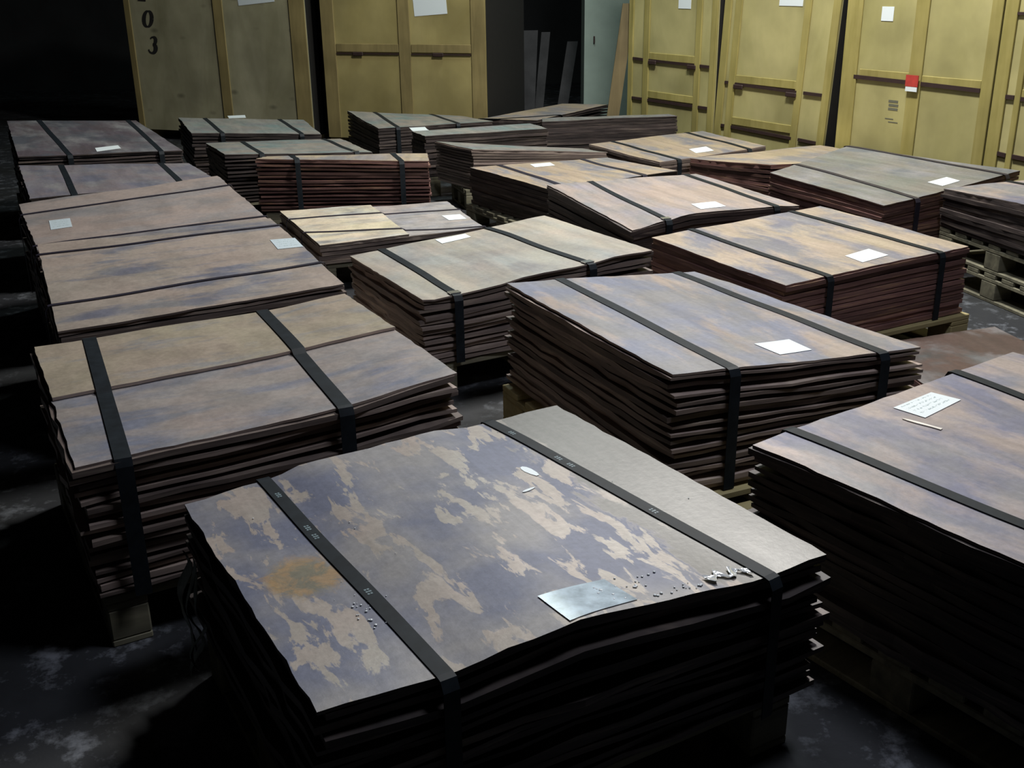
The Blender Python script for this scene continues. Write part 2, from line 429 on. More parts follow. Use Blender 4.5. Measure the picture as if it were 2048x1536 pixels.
# measured bundles: centre, top height, yaw, size, corner sag, strap and label places (local metres)
BUNDLES = {
    'S1': {'x': -0.0745, 'y': 2.0286, 'z': 0.4804, 'a': 0.5153, 'w': 1.0373, 'd': 0.9036, 'off': [(0.0026, -0.0094, -0.0181), (-0.0326, 0.0209, 0.0011), (0.0198, -0.0237, -0.0021), (-0.0054, 0.0103, 0.0109)], 'front': [(0.205, -0.0043), (0.334, 0.0104), (0.452, 0.0206), (0.666, 0.0025), (0.844, -0.0097)], 'back': [(0.185, 0.0043), (0.293, 0.0224), (0.585, 0.0214), (0.771, -0.0009)], 'straps': [[(0.1861, 0.0048), (0.2064, 1.0009)], [(0.7946, 0.0168), (0.8573, 0.9759)]], 'label': [(0.437, 0.8774), (0.5773, 0.8737), (0.5849, 0.9744), (0.4377, 0.9937)]},
    'S2': {'x': -0.8003, 'y': 2.9193, 'z': 0.5269, 'a': 0.5073, 'w': 1.0104, 'd': 0.927, 'off': [(0.0173, -0.0027, -0.0049), (0.0095, -0.0019, 0.0052), (-0.011, 0.0137, 0.0203), (-0.0068, -0.0057, -0.0148)], 'front': [(0.089, -0.0028), (0.343, -0.0091), (0.656, -0.0119)], 'back': [(0.168, -0.0038), (0.719, -0.0094)], 'straps': [[(0.1585, 0.0014), (0.1059, 1.004)], [(0.7075, -0.0027), (0.6657, 1.0089)]]},
    'S3': {'x': -1.278, 'y': 4.0497, 'z': 0.5242, 'a': 0.4522, 'w': 0.9837, 'd': 1.0069, 'off': [(0.0117, 0.0079, 0.0384), (-0.0084, 0.0122, 0.0485), (0.0016, -0.0031, -0.0093), (-0.0039, -0.0099, -0.0343)], 'straps': [[(-0.0002, 0.1535), (1.0067, 0.1366)], [(0.0034, 0.7423), (1.0085, 0.7215)]], 'label': [(0.9006, 0.3502), (1.0041, 0.3686), (0.9984, 0.5057), (0.8944, 0.4919)], 'along': 'w'},
    'S4': {'x': -1.7828, 'y': 5.1154, 'z': 0.5285, 'a': 0.4864, 'w': 1.0033, 'd': 0.9588, 'off': [(0.0083, 0.0008, 0.0068), (-0.0008, 0.0088, 0.0507), (-0.0004, -0.002, -0.0096), (-0.0053, -0.0046, -0.0228)], 'straps': [[(0.0067, 0.2743), (1.0007, 0.2422)], [(0.0266, 0.9223), (0.9887, 0.9143)]], 'label': [(0.0945, 0.484), (0.1863, 0.4906), (0.177, 0.6676), (0.085, 0.6707)], 'along': 'w'},
    'S5': {'x': -2.2801, 'y': 6.2435, 'z': 0.5091, 'a': 0.4413, 'w': 0.9858, 'd': 0.9726, 'off': [(-0.0036, 0.0045, 0.0308), (-0.0042, -0.0047, -0.0344), (0.0, 0.0, 0.0), (0.006, -0.0004, -0.0015)], 'straps': [[(0.2361, 0.0048), (0.2234, 1.0303)], [(0.8245, 0.0321), (0.8059, 0.8936)]]},
    'S6': {'x': -2.8985, 'y': 7.5006, 'z': 0.5649, 'a': 0.5008, 'w': 0.9657, 'd': 1.0449, 'off': [(0.0344, 0.0068, 0.0854), (-0.0543, 0.0124, 0.025), (0.0316, -0.016, -0.0648), (-0.0146, -0.0018, -0.0209)], 'straps': [[(0.2458, 0.1345), (0.2999, 1.0143)], [(0.9185, 0.199), (0.8603, 1.0044)]], 'label': [(0.4802, 0.8527), (0.6377, 0.8042), (0.636, 0.892), (0.4735, 0.9499)]},
    'S7': {'x': -2.1145, 'y': 8.9235, 'z': 0.4458, 'a': 0.3328, 'w': 1.0049, 'd': 0.9716, 'off': [(-0.0242, 0.0054, 0.039), (0.0112, -0.0061, -0.0363), (-0.0045, -0.0039, -0.0345), (0.0173, 0.0028, 0.0292)], 'straps': [[(0.2019, -0.0382), (0.2304, 0.986)], [(0.8018, 0.0367), (0.8438, 0.9779)]], 'label': [(0.4035, -0.1913), (0.552, -0.2626), (0.5383, -0.066), (0.3954, -0.0011)]},
    'S9': {'x': -1.062, 'y': 7.0038, 'z': 0.4759, 'a': 0.0197, 'w': 1.0549, 'd': 0.24, 'off': [(0.0, 0.0, 0.0), (0.0, 0.0, 0.0), (0.0224, -0.0006, -0.0114), (-0.0206, -0.0012, 0.0204)], 'straps': [[(0.1577, 0.0738), (0.2446, 1.1222)], [(0.7999, 0.3152), (0.8404, 1.045)]]},
    'S8': {'x': -1.5978, 'y': 7.8161, 'z': 0.4367, 'a': 0.3693, 'w': 1.0015, 'd': 0.9525, 'off': [(-0.0126, 0.0005, -0.0054), (-0.006, -0.0038, -0.0365), (0.0078, -0.004, -0.0133), (0.0082, 0.0051, 0.0411)], 'straps': [[(0.2611, 0.0196), (0.241, 0.9253)], [(0.8686, 0.0349), (0.8868, 0.9854)]]},
    'S10': {'x': -0.7599, 'y': 9.4727, 'z': 0.4117, 'a': 0.3798, 'w': 1.0121, 'd': 0.8607, 'off': [(-0.0255, 0.0122, 0.0528), (0.0133, -0.0108, -0.0486), (0.0, 0.0, 0.0), (0.012, -0.0035, -0.0024)], 'straps': [[(0.2298, -0.0134), (0.1638, 0.9895)], [(0.7243, -0.0204), (0.6774, 1.2314)]]},
    'S11': {'x': -0.2213, 'y': 8.4483, 'z': 0.4503, 'a': 0.4045, 'w': 1.0029, 'd': 0.32, 'off': [(0.0, 0.0, 0.0), (0.0, 0.0, 0.0), (0.0022, -0.0018, -0.005), (-0.002, 0.0014, 0.0051)], 'straps': [], 'label': [(0.0529, -0.7229), (0.1818, -0.6778), (0.137, 0.0335), (0.0095, 0.0099)]},
    'S12': {'x': 0.122, 'y': 7.9335, 'z': 0.3815, 'a': 0.2934, 'w': 1.0468, 'd': 0.4371, 'off': [(-0.09, 0.0299, 0.0452), (0.0025, -0.0109, -0.0619), (0.0295, -0.0164, -0.0269), (0.0628, -0.0092, 0.0481)], 'straps': []},
    'S13': {'x': 0.3577, 'y': 10.2008, 'z': 0.3631, 'a': 0.8585, 'w': 1.0812, 'd': 0.3539, 'off': [(-0.09, 0.09, -0.0094), (-0.0255, 0.037, 0.0242), (0.0702, -0.09, 0.0355), (0.0763, -0.09, -0.0025)], 'straps': [[(0.2548, 0.8851), (0.5176, 1.4656)]]},
    'S14': {'x': 0.8176, 'y': 9.0243, 'z': 0.4558, 'a': 0.1587, 'w': 1.0553, 'd': 0.22, 'off': [(0.0, 0.0, 0.0), (0.0, 0.0, 0.0), (0.0355, -0.0097, 0.0135), (-0.0362, 0.0071, 0.0012)], 'straps': []},
    'S15': {'x': 1.269, 'y': 8.0704, 'z': 0.3663, 'a': 0.4422, 'w': 0.9884, 'd': 0.9399, 'off': [(-0.0067, 0.0016, -0.0131), (0.0321, -0.0204, 0.0149), (-0.0354, 0.0312, 0.0148), (0.0146, -0.0136, -0.0204)], 'straps': [[(0.1979, -0.0205), (0.1665, 0.9683)], [(0.8553, 0.0136), (0.8296, 1.0179)]], 'label': [(0.4584, 0.7107), (0.618, 0.7074), (0.5811, 0.8768), (0.4174, 0.8703)]},
    'S16': {'x': 0.4347, 'y': 6.9457, 'z': 0.3833, 'a': 0.4956, 'w': 1.0005, 'd': 0.9356, 'off': [(-0.0265, 0.0129, -0.0012), (0.033, -0.0271, -0.0269), (-0.0256, 0.0226, 0.0146), (0.0204, -0.0113, 0.0034)], 'straps': [[(0.1955, 0.0255), (0.135, 0.8469)], [(0.8014, 0.0154), (0.7223, 1.0145)]], 'label': [(0.3828, 0.0781), (0.5412, 0.0521), (0.5078, 0.191), (0.3529, 0.2079)]},
    'S17': {'x': 0.8469, 'y': 5.6896, 'z': 0.4479, 'a': 0.3922, 'w': 0.9786, 'd': 0.9998, 'off': [(0.011, -0.0004, 0.0229), (-0.0018, 0.0031, 0.0097), (-0.0053, 0.0051, 0.0038), (-0.0016, -0.0059, -0.026)], 'front': [(0.197, 0.0226), (0.226, 0.024), (0.296, 0.0349), (0.834, 0.0151)], 'straps': [[(0.2772, -0.0051), (0.1993, 0.9967)], [(0.9243, 0.0242), (0.8427, 1.0187)]], 'label': [(0.4685, 0.7842), (0.623, 0.7748), (0.599, 0.9127), (0.4351, 0.9317)]},
    'S18': {'x': 1.9201, 'y': 7.2572, 'z': 0.4026, 'a': 0.4254, 'w': 1.0349, 'd': 0.7987, 'off': [(-0.0346, 0.0177, -0.0292), (0.0186, -0.0183, -0.0131), (0.0, 0.0, 0.0), (0.0125, -0.0019, 0.0378)], 'straps': [], 'label': [(0.6483, 0.5903), (0.8033, 0.548), (0.7514, 0.7112), (0.5871, 0.7602)]},
    'S19': {'x': 2.1068, 'y': 6.1157, 'z': 0.483, 'a': 0.6111, 'w': 1.0029, 'd': 0.9815, 'off': [(0.0645, -0.0739, -0.0023), (-0.0557, 0.0826, 0.0432), (0.0308, -0.0461, 0.0256), (-0.0411, 0.0417, -0.0467)], 'straps': [[(0.9914, 0.1496), (0.8897, 0.9272)], [(0.3093, 0.0383), (0.2173, 0.9893)]], 'label': [(0.4965, 0.8315), (0.6494, 0.8324), (0.6304, 0.9273), (0.4883, 0.9331)]},
    'S20': {'x': 2.8668, 'y': 5.2786, 'z': 0.5241, 'a': 0.2365, 'w': 1.0, 'd': 0.9089, 'off': [(0.0043, -0.0103, -0.0326), (0.0, 0.0, 0.0), (0.0, 0.0, 0.0), (-0.0026, 0.0073, 0.0194)], 'straps': [[(0.3904, -0.121), (0.3893, 0.8749)]]},
    'S21': {'x': 1.3184, 'y': 4.6864, 'z': 0.4367, 'a': 0.487, 'w': 1.0335, 'd': 0.9287, 'off': [(0.0105, -0.0102, -0.0094), (0.0069, 0.0, 0.0241), (-0.0036, 0.0083, 0.0103), (-0.008, 0.0011, -0.0168)], 'straps': [[(0.2157, -0.0315), (0.214, 0.9681)], [(0.8152, 0.0303), (0.826, 1.0024)]], 'label': [(0.4693, 0.8065), (0.6235, 0.7808), (0.6176, 0.9124), (0.4536, 0.9351)]},
    'S22': {'x': 0.611, 'y': 3.4418, 'z': 0.5025, 'a': 0.4261, 'w': 0.8616, 'd': 1.1003, 'off': [(0.0001, 0.0061, 0.0201), (-0.041, 0.0152, -0.0403), (0.0174, -0.0274, -0.0192), (0.003, 0.0095, 0.0257)], 'straps': [[(0.2612, -0.0045), (0.2191, 1.0044)], [(0.8932, 0.0061), (0.8245, 1.0054)]], 'label': [(0.4732, 0.8251), (0.6318, 0.817), (0.6206, 0.9205), (0.4746, 0.9328)]},
    'S23': {'x': -0.0704, 'y': 4.5602, 'z': 0.4361, 'a': 0.5264, 'w': 1.0642, 'd': 0.8737, 'off': [(0.0289, -0.0194, -0.0302), (0.0017, 0.0045, 0.0221), (0.0019, 0.0077, 0.0296), (-0.0244, 0.0064, -0.0157)], 'front': [(0.044, -0.0078), (0.115, -0.0072), (0.314, -0.0049), (0.423, 0.0035), (0.695, -0.0032), (0.837, 0.0072)], 'straps': [[(0.1499, 0.014), (0.1334, 1.0116)], [(0.6879, 0.0418), (0.7071, 0.9958)]], 'label': [(0.4025, 0.0307), (0.5587, 0.0245), (0.5495, 0.1186), (0.3956, 0.1383)]},
    'S26': {'x': 1.8625, 'y': 3.8455, 'z': 0.117, 'a': 0.275, 'w': 0.7046, 'd': 0.8634, 'off': [(0.0574, -0.0351, 0.0139), (-0.0048, 0.0106, 0.0162), (-0.0265, 0.0292, -0.0015), (-0.0057, -0.0109, -0.0298)], 'straps': []},
    'S24': {'x': -0.7273, 'y': 6.1054, 'z': 0.253, 'a': 0.359, 'w': 0.9814, 'd': 0.9375, 'off': [(-0.0258, 0.0043, 0.0025), (0.0392, -0.0153, -0.015), (-0.0364, 0.0153, 0.0111), (0.0252, -0.006, -0.0059)], 'straps': [[(-0.0146, 0.2776), (0.975, 0.343)], [(-0.0294, 0.6592), (0.9643, 0.9773)]], 'label': [(0.8528, 0.5078), (0.9678, 0.5145), (0.969, 0.6829), (0.8605, 0.6741)], 'along': 'w'},
    'S25': {'x': 1.276, 'y': 2.294, 'z': 0.5044, 'a': 0.5929, 'w': 1.0678, 'd': 0.8942, 'off': [(-0.0037, -0.0004, -0.0068), (0.0038, -0.0027, 0.0062), (0.0, 0.0, 0.0), (0.0004, 0.001, 0.0014)], 'straps': [[(0.1252, -0.0035), (0.1336, 0.9984)], [(0.7483, -0.0219), (0.6833, 0.8786)]], 'label': [(0.4189, 0.0675), (0.5755, 0.0591), (0.5908, 0.148), (0.427, 0.1683)]},
}

# ------------------------------------------------------------------ pallets
def make_pallet(mat):
    t = thing('wooden_pallet', '', 'pallet')
    W = 1.0
    dk = box_mesh('deck_board', -0.5, 0.5, -0.05, 0.05, 0.123, 0.145, bev=0.003)
    dk.materials.append(mat)
    for i in range(7):
        o = link('deck_board', dk, None, t)
        o.location = (0, -0.45 + 0.15 * i, 0)
    sr = box_mesh('stringer_board', -0.05, 0.05, -0.5, 0.5, 0.103, 0.1228, bev=0.003)
    sr.materials.append(mat)
    bl = box_mesh('block', -0.05, 0.05, -0.065, 0.065, 0.0182, 0.1028, bev=0.004)
    bl.materials.append(mat)
    bt = box_mesh('bottom_board', -0.05, 0.05, -0.5, 0.5, 0.0, 0.018, bev=0.003)
    bt.materials.append(mat)
    for i in range(3):
        x = -0.45 + 0.45 * i
        link('stringer_board', sr, None, t).location = (x, 0, 0)
        link('bottom_board', bt, None, t).location = (x, 0, 0)
        for j in range(3):
            link('block', bl, None, t).location = (x, -0.435 + 0.435 * j, 0)
    return t


PAL = [None]


def place_pallet(x, y, z, rz, w, d, label, mat=None):
    if mat is not None:
        o = make_pallet(mat)
    elif PAL[0] is None:
        o = PAL[0] = make_pallet(M['pallet'])
    else:
        o = copy_tree(PAL[0])
    o.location = (x, y, z)
    o.rotation_euler = (0, 0, rz)
    o.scale = (w, d, 1)
    tag(o, label, 'pallet', 'pallets under the copper bundles')
    return o


# ------------------------------------------------------------------ copper sheet bundles
def interp(lst, k):
    pts = [(0.0, 0.0)] + list(lst) + [(1.0, 0.0)]
    for (a, za), (b, zb) in zip(pts, pts[1:]):
        if k <= b:
            t = (k - a) / max(b - a, 1e-6)
            t = t * t * (3 - 2 * t)
            return za + (zb - za) * t
    return 0.0


def grid_sheet(name, fn, nu, nv, tfn, mat_top, mat_side, u0=0., u1=1., v0=0., v1=1., jag=0.0, seed=0):
    """closed sheet: top surface fn(u,v) -> Vector, thickness t"""
    vs, fs, mi = [], [], []
    for j in range(nv + 1):
        for i in range(nu + 1):
            u = u0 + (u1 - u0) * i / nu
            v = v0 + (v1 - v0) * j / nv
            P = fn(u, v)
            if jag and (i in (0, nu) or j in (0, nv)):
                q = mnoise.noise_vector(Vector((u * 23 + seed, v * 23, seed * 0.7)))
                P = P + Vector((q.x if i in (0, nu) else 0, q.y if j in (0, nv) else 0, 0)) * jag
            vs.append(P)
    n = len(vs)
    if not callable(tfn):
        tfn = (lambda val: (lambda v: val))(tfn)
    vs += [p - Vector((0, 0, tfn(v0 + (v1 - v0) * (i // (nu + 1)) / nv))) for i, p in enumerate(vs)]
    W = nu + 1
    for j in range(nv):
        for i in range(nu):
            a = j * W + i
            fs.append((a, a + 1, a + W + 1, a + W)); mi.append(0)
            fs.append((n + a, n + a + W, n + a + W + 1, n + a + 1)); mi.append(1)
    vs += [v.copy() for v in vs]
    ring = [i for i in range(nu)] + [j * W + nu for j in range(nv)] + \
           [nv * W + nu - i for i in range(nu)] + [(nv - j) * W for j in range(nv)]
    for k in range(len(ring)):
        a, b = ring[k], ring[(k + 1) % len(ring)]
        fs.append((2 * n + a, 3 * n + a, 3 * n + b, 2 * n + b)); mi.append(1)
    me = mesh(name, vs, fs, mi)
    me.materials.append(mat_top)
    me.materials.append(mat_side)
    # shade the faces smooth, the rim stays flat
    sm = [k < 2 * nu * nv for k in range(len(fs))]
    me.polygons.foreach_set('use_smooth', sm)
    return me


def strip_mesh(name, pts, wdir, width, thick, nrm):
    vs, fs = [], []
    h = wdir * (width / 2)
    for P, N in zip(pts, nrm):
        vs += [P - h, P + h, P + h + N * thick, P - h + N * thick]
    for i in range(len(pts) - 1):
        a, b = 4 * i, 4 * i + 4
        for k in range(4):
            fs.append((a + k, a + (k + 1) % 4, b + (k + 1) % 4, b + k))
    fs.append((3, 2, 1, 0))
    e = 4 * (len(pts) - 1)
    fs.append((e, e + 1, e + 2, e + 3))
    return mesh(name, vs, fs)


def bundle(key, label, top, edge='edge', H=None, n=None, pallet_label=None, npal=1, extra_sheet=None,
           strap_mat='strap', strap_w=0.033, paper_mat='paper_plain', rough_edge=0.010, seals=(), seed=0, pal=None,
           pal_mat=None, pal_off=0.0, spread=0.008, tight=0.0, prints=()):
    B = BUNDLES[key]
    rnd = random.Random(hash(key) % 1000 if False else sum(ord(c) * (i + 3) for i, c in enumerate(key)) + seed)
    w, d, zt, yaw = B['w'], B['d'], B['z'], B['a']
    base = 0.146 * npal
    if H is None:
        H = zt - base
    root = thing('copper_sheet_bundle', label, 'metal bundle', (B['x'], B['y'], zt - H), yaw,
                 'strapped bundles of copper sheets')
    off = [Vector(o) for o in B['off']]
    front, back = B.get('front', []), B.get('back', [])

    def T(u, v, lift=0.0):
        # u 0..1 left to right, v 0..1 back to front
        o = (off[0] * (1 - u) * (1 - v) + off[1] * u * (1 - v) + off[2] * u * v + off[3] * (1 - u) * v)
        vc = min(max(v, 0.0), 1.0)
        z = H + o.z + interp(back, u) * (1 - vc) ** 1.5 + interp(front, u) * vc ** 1.5
        z += 0.006 * mnoise.noise(Vector((u * 2.6 + seed, v * 2.6, zt * 9)))
        return Vector(((u - 0.5) * w + o.x, (0.5 - v) * d + o.y, z + lift))

    def lift_at(u, v):
        if not extra_sheet:
            return 0.0
        a, b_, c_, d_ = extra_sheet[:4]
        eps = 0.02
        k = min(u - a + eps if a > 0 else 1, b_ + eps - u if b_ < 1 else 1, v - c_ + eps if c_ > 0 else 1,
                d_ + eps - v if d_ < 1 else 1)
        return 0.0112 * min(1, max(0, k / eps))

    tt = 0.007
    if n is None:
        n = max(3, int(round((H - tt) / 0.0225)))
    # top sheet(s)
    me = grid_sheet('copper_sheet', T, 22, 22, tt, top, M[edge], jag=0.006, seed=seed + 3)
    link('copper_sheet', me, None, root)
    if extra_sheet:
        (eu0, eu1, ev0, ev1, emat) = extra_sheet
        me = grid_sheet('copper_sheet', lambda u, v: T(u, v, 0.011), 18, 18, 0.009, emat, M[edge],
                        eu0, eu1, ev0, ev1, jag=0.004, seed=seed + 9)
        link('copper_sheet', me, None, root)
    zmin = min((T(a, b).z for a in (0, .25, .5, .75, 1) for b in (0, .25, .5, .75, 1)))
    pitch = (H - tt) / n
    for k in range(n):
        f = k / n                                  # 0 just under the top
        keep = (1 - f) ** 1.6
        ox, oy = rnd.uniform(-spread, spread), rnd.uniform(-spread, spread)
        rz = rnd.uniform(-0.006, 0.006)
        A = [rnd.uniform(-1, 1) for _ in range(6)]
        amp = pitch * 0.33 * min(1, (1 - f) * 4)
        th = pitch * (rnd.uniform(0.35, 0.75) * (1 - tight) + 0.93 * tight)
        zk = (H - tt) - pitch * k - (pitch - th) * 0.35
        tf = (lambda th: (lambda v: th + (0.94 * pitch - th) * (1 - min(1, abs(v - 0.5) * 2) ** 5)))(th)

        def fn(u, v, ox=ox, oy=oy, rz=rz, A=A, amp=amp, zk=zk, keep=keep, th=th):
            P = T(u, v)
            s = keep
            x, y = P.x, P.y
            e = abs(v - 0.5) * 2
            wob = A[0] * math.sin(6.3 * u + A[1] * 3) + A[2] * math.sin(6.3 * v + A[3] * 3) + \
                A[4] * math.sin(11 * u + 9 * v + A[5] * 3)
            z = zk + (P.z - H) * s + amp * 0.45 * (1 - tight) * wob * e ** 6
            z = max(z, 0.95 * pitch + 0.0005)
            return Vector((x + ox - rz * y, y + oy + rz * x, z))
        me = grid_sheet('copper_sheet', fn, 9, 12, tf, M[edge], M[edge], jag=rough_edge * (1 - 0.7 * tight), seed=seed + k * 5.3)
        link('copper_sheet', me, None, root)

    # steel straps
    for si, st in enumerate(B['straps']):
        (ax, ay), (bx, by) = st
        alongw = B.get('along') == 'w'
        N = 40
        pts, nrm = [], []
        if alongw:
            def at(s):
                return s, ay + (by - ay) * (s - ax) / (bx - ax)
        else:
            def at(s):
                return ax + (bx - ax) * (s - ay) / (by - ay), s
        lo = 0.022
        u0, v0 = at(0.0)
        u1, v1 = at(1.0)
        P0, P1 = T(u0, v0), T(u1, v1)
        dirv = (P1 - P0); dirv.z = 0; dirv.normalize()
        wd = Vector((-dirv.y, dirv.x, 0))
        top_pts = []
        for i in range(N + 1):
            uu, vv = at(i / N)
            top_pts.append(T(min(max(uu, 0), 1), min(max(vv, 0), 1), lift_at(uu, vv) + 0.0016))
        up_ = Vector((0, 0, 1))
        q0, q1 = top_pts[0] - dirv * lo, top_pts[-1] + dirv * lo
        # down the back
        pts.append(Vector((q0.x, q0.y, 0.002))); nrm.append(-dirv)
        pts.append(Vector((q0.x, q0.y, q0.z - 0.02))); nrm.append(-dirv)
        pts.append(q0 + dirv * 0.010 + Vector((0, 0, -0.002))); nrm.append((up_ - dirv).normalized())
        for q in top_pts:
            pts.append(q); nrm.append(up_)
        pts.append(q1 - dirv * 0.010 + Vector((0, 0, -0.002))); nrm.append((up_ + dirv).normalized())
        pts.append(q1 - Vector((0, 0, 0.02))); nrm.append(dirv)
        pts.append(Vector((q1.x, q1.y, 0.002))); nrm.append(dirv)
        me = strip_mesh('strap', pts, wd, strap_w, 0.002, nrm)
        sp = link('strap', me, M[strap_mat], root)
        for fr in prints:
            # a few pale printed characters on the strap
            k0 = min(int(fr * N), N - 1)
            q, q2 = top_pts[k0], top_pts[k0 + 1]
            along = (q2 - q).normalized()
            pv, pf = [], []
            for g in range(3):
                for hgt, off_ in ((0.0022, -0.0035), (0.0022 + 0.001 * (g % 2), 0.0025)):
                    c_ = q + along * (g * 0.0085) + up_ * 0.0022 + wd * off_
                    b_ = len(pv)
                    for sx_, sy_ in ((-1, -1), (1, -1), (1, 1), (-1, 1)):
                        pv.append(c_ + along * sx_ * 0.0026 + wd * sy_ * hgt)
                    pv += [p + up_ * 0.0003 for p in pv[b_:b_ + 4]]
                    pf += [(b_ + 4, b_ + 5, b_ + 6, b_ + 7), (b_ + 3, b_ + 2, b_ + 1, b_)]
                    pf += [(b_ + e, b_ + (e + 1) % 4, b_ + 4 + (e + 1) % 4, b_ + 4 + e) for e in range(4)]
            link('strap_print', mesh('strap_print', pv, pf), M['print'], sp)
        if si in seals:
            qs, nq = top_pts[-2:], [up_, up_]
            e = qs[1] - (qs[1] - qs[0]).normalized() * 0.004
            pts2 = [e - (qs[1] - qs[0]).normalized() * 0.035 + up_ * 0.002, e + up_ * 0.002]
            me = strip_mesh('strap_seal', pts2, wd, strap_w + 0.008, 0.004, nq)
            s2 = link('strap_seal', me, M['seal'], root)
            s2['label'] = 'bright metal seal crimped on the strap'

    if 'label' in B:
        L = B['label']

        def lab(u, v):
            x = (L[0][0] * (1 - u) + L[1][0] * u) * (1 - v) + (L[3][0] * (1 - u) + L[2][0] * u) * v
            y = (L[0][1] * (1 - u) + L[1][1] * u) * (1 - v) + (L[3][1] * (1 - u) + L[2][1] * u) * v
            P = T(x, y)
            return Vector((P.x, P.y, P.z + 0.002 + lift_at(x, y)))
        me = grid_sheet('paper_label', lab, 6, 4, 0.0006, M[paper_mat], M['paper_plain'])
        uv = me.uv_layers.new(name='UVMap')
        NU = 7
        for lp in me.loops:
            vi = lp.vertex_index % (7 * 5)
            uv.data[lp.index].uv = ((vi % NU) / 6, 1 - (vi // NU) / 4)
        lo_ = link('paper_label', me, None, root)
        lo_['label'] = 'pale printed paper label'
    # pallets
    pw, pd = (pal or (w * 0.98, d * 0.98))
    for q in range(npal if pallet_label else 0):
        lab_ = pallet_label if isinstance(pallet_label, str) else pallet_label[q]
        place_pallet(B['x'] + math.sin(yaw) * pal_off, B['y'] - math.cos(yaw) * pal_off, 0.146 * q, yaw, pw, pd, lab_, pal_mat)
    return root, T


CT = copper_top
tops = {
    'S1': CT('blotched_copper', 11.3, (0.36, 0.33, 0.29), (0.135, 0.145, 0.20), 0.64, 0.03, (17, 5.5), 0.42, plain=0.27,
             stain=((-0.40, -0.02), (0.085, 0.095), (0.36, 0.22, 0.08)), streak=0.12),
    'S2': CT('smeared_copper', 2.1, (0.35, 0.315, 0.29), (0.19, 0.20, 0.25), 0.5, 0.16, (2.4, 8), 0.42),
    'S2b': CT('olive_copper', 6.4, (0.38, 0.33, 0.24), (0.24, 0.24, 0.24), 0.3, 0.15, (3, 8), 0.45),
    'S3': CT('hazy_copper', 3.3, (0.38, 0.33, 0.28), (0.17, 0.17, 0.21), 0.40, 0.10, (2.2, 6), 0.42),
    'S4': CT('pinkish_copper', 5.2, (0.37, 0.31, 0.28), (0.27, 0.25, 0.25), 0.4, 0.2, (2, 5), 0.42),
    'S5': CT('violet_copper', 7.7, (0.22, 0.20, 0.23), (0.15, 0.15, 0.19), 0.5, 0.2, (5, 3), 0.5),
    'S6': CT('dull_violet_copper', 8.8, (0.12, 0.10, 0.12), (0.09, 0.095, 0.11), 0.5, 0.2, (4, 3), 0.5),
    'cool': CT('greenish_copper', 9.1, (0.30, 0.32, 0.29), TEAL, 0.45, 0.2, (4, 3), 0.45),
    'cool2': CT('greenish_grey_copper', 14.1, (0.32, 0.31, 0.27), TEAL, 0.5, 0.2, (3, 5), 0.42),
    'warm': CT('sandy_copper', 4.6, (0.44, 0.36, 0.24), (0.28, 0.25, 0.24), 0.4, 0.15, (4, 2.5), 0.45),
    'warm2': CT('streaked_sandy_copper', 15.6, (0.45, 0.36, 0.25), (0.24, 0.23, 0.25), 0.42, 0.12, (6, 2.2), 0.4),
    'S17': CT('pale_rose_copper', 12.2, (0.43, 0.35, 0.30), (0.31, 0.28, 0.31), 0.4, 0.25, (5, 2), 0.42),
    'S19': CT('slate_copper', 16.4, (0.19, 0.20, 0.175), (0.14, 0.15, 0.16), 0.5, 0.2, (5, 2.5), 0.5),
    'S21': CT('golden_copper', 18.5, (0.45, 0.375, 0.28), (0.20, 0.195, 0.23), 0.45, 0.14, (6, 2.4), 0.42),
    'S22': CT('blue_grey_copper', 20.2, (0.42, 0.35, 0.30), (0.21, 0.22, 0.28), 0.66, 0.13, (5, 2.2), 0.4),
    'S23': CT('sage_copper', 23.1, (0.48, 0.45, 0.36), (0.36, 0.37, 0.35), 0.4, 0.3, (4, 2), 0.38),
    'S24': CT('cream_copper', 24.0, (0.72, 0.65, 0.45), (0.55, 0.55, 0.5), 0.35, 0.2, (2.5, 7), 0.42),
    'S24b': CT('grey_rose_copper', 25.0, (0.46, 0.43, 0.40), (0.38, 0.37, 0.39), 0.5, 0.2, (2.5, 7), 0.42),
    'S25': CT('rosy_blue_copper', 26.7, (0.38, 0.32, 0.29), (0.17, 0.17, 0.23), 0.58, 0.14, (5, 2.4), 0.42),
    'S26': CT('red_brown_copper', 27.7, (0.11, 0.065, 0.05), (0.055, 0.055, 0.05), 0.45, 0.15, (3, 3), 0.5),
}

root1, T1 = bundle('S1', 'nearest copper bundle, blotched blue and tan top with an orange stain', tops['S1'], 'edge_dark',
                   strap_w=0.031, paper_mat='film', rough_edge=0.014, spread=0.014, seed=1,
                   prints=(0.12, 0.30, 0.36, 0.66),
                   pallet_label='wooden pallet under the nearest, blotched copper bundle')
bundle('S2', 'copper bundle at left front with a half sheet laid over its top', tops['S2'], 'edge', seed=2,
       extra_sheet=(0.0, 1.0, 0.0, 0.50, tops['S2b']), strap_w=0.040, rough_edge=0.014, spread=0.014,
       pallet_label='wooden pallet under the left front bundle with the half sheet')
bundle('S3', 'curved tan bundle at left, label near its right end, lengthwise straps', tops['S3'], 'edge', seed=3,
       strap_w=0.022, strap_mat='strap_purple', paper_mat='paper_grey',
       pallet_label='wooden pallet under the curved tan bundle at left')
bundle('S4', 'tan bundle with its label at the left corner, behind the curved one', tops['S4'], 'edge', seed=4,
       strap_w=0.022, strap_mat='strap_purple', paper_mat='paper_grey',
       pallet_label='wooden pallet under the tan bundle labelled at its left corner')
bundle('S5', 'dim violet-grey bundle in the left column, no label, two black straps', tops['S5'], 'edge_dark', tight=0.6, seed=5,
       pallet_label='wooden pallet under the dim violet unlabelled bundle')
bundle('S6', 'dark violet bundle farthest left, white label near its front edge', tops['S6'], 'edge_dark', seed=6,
       pallet_label='wooden pallet under the farthest left dark bundle')
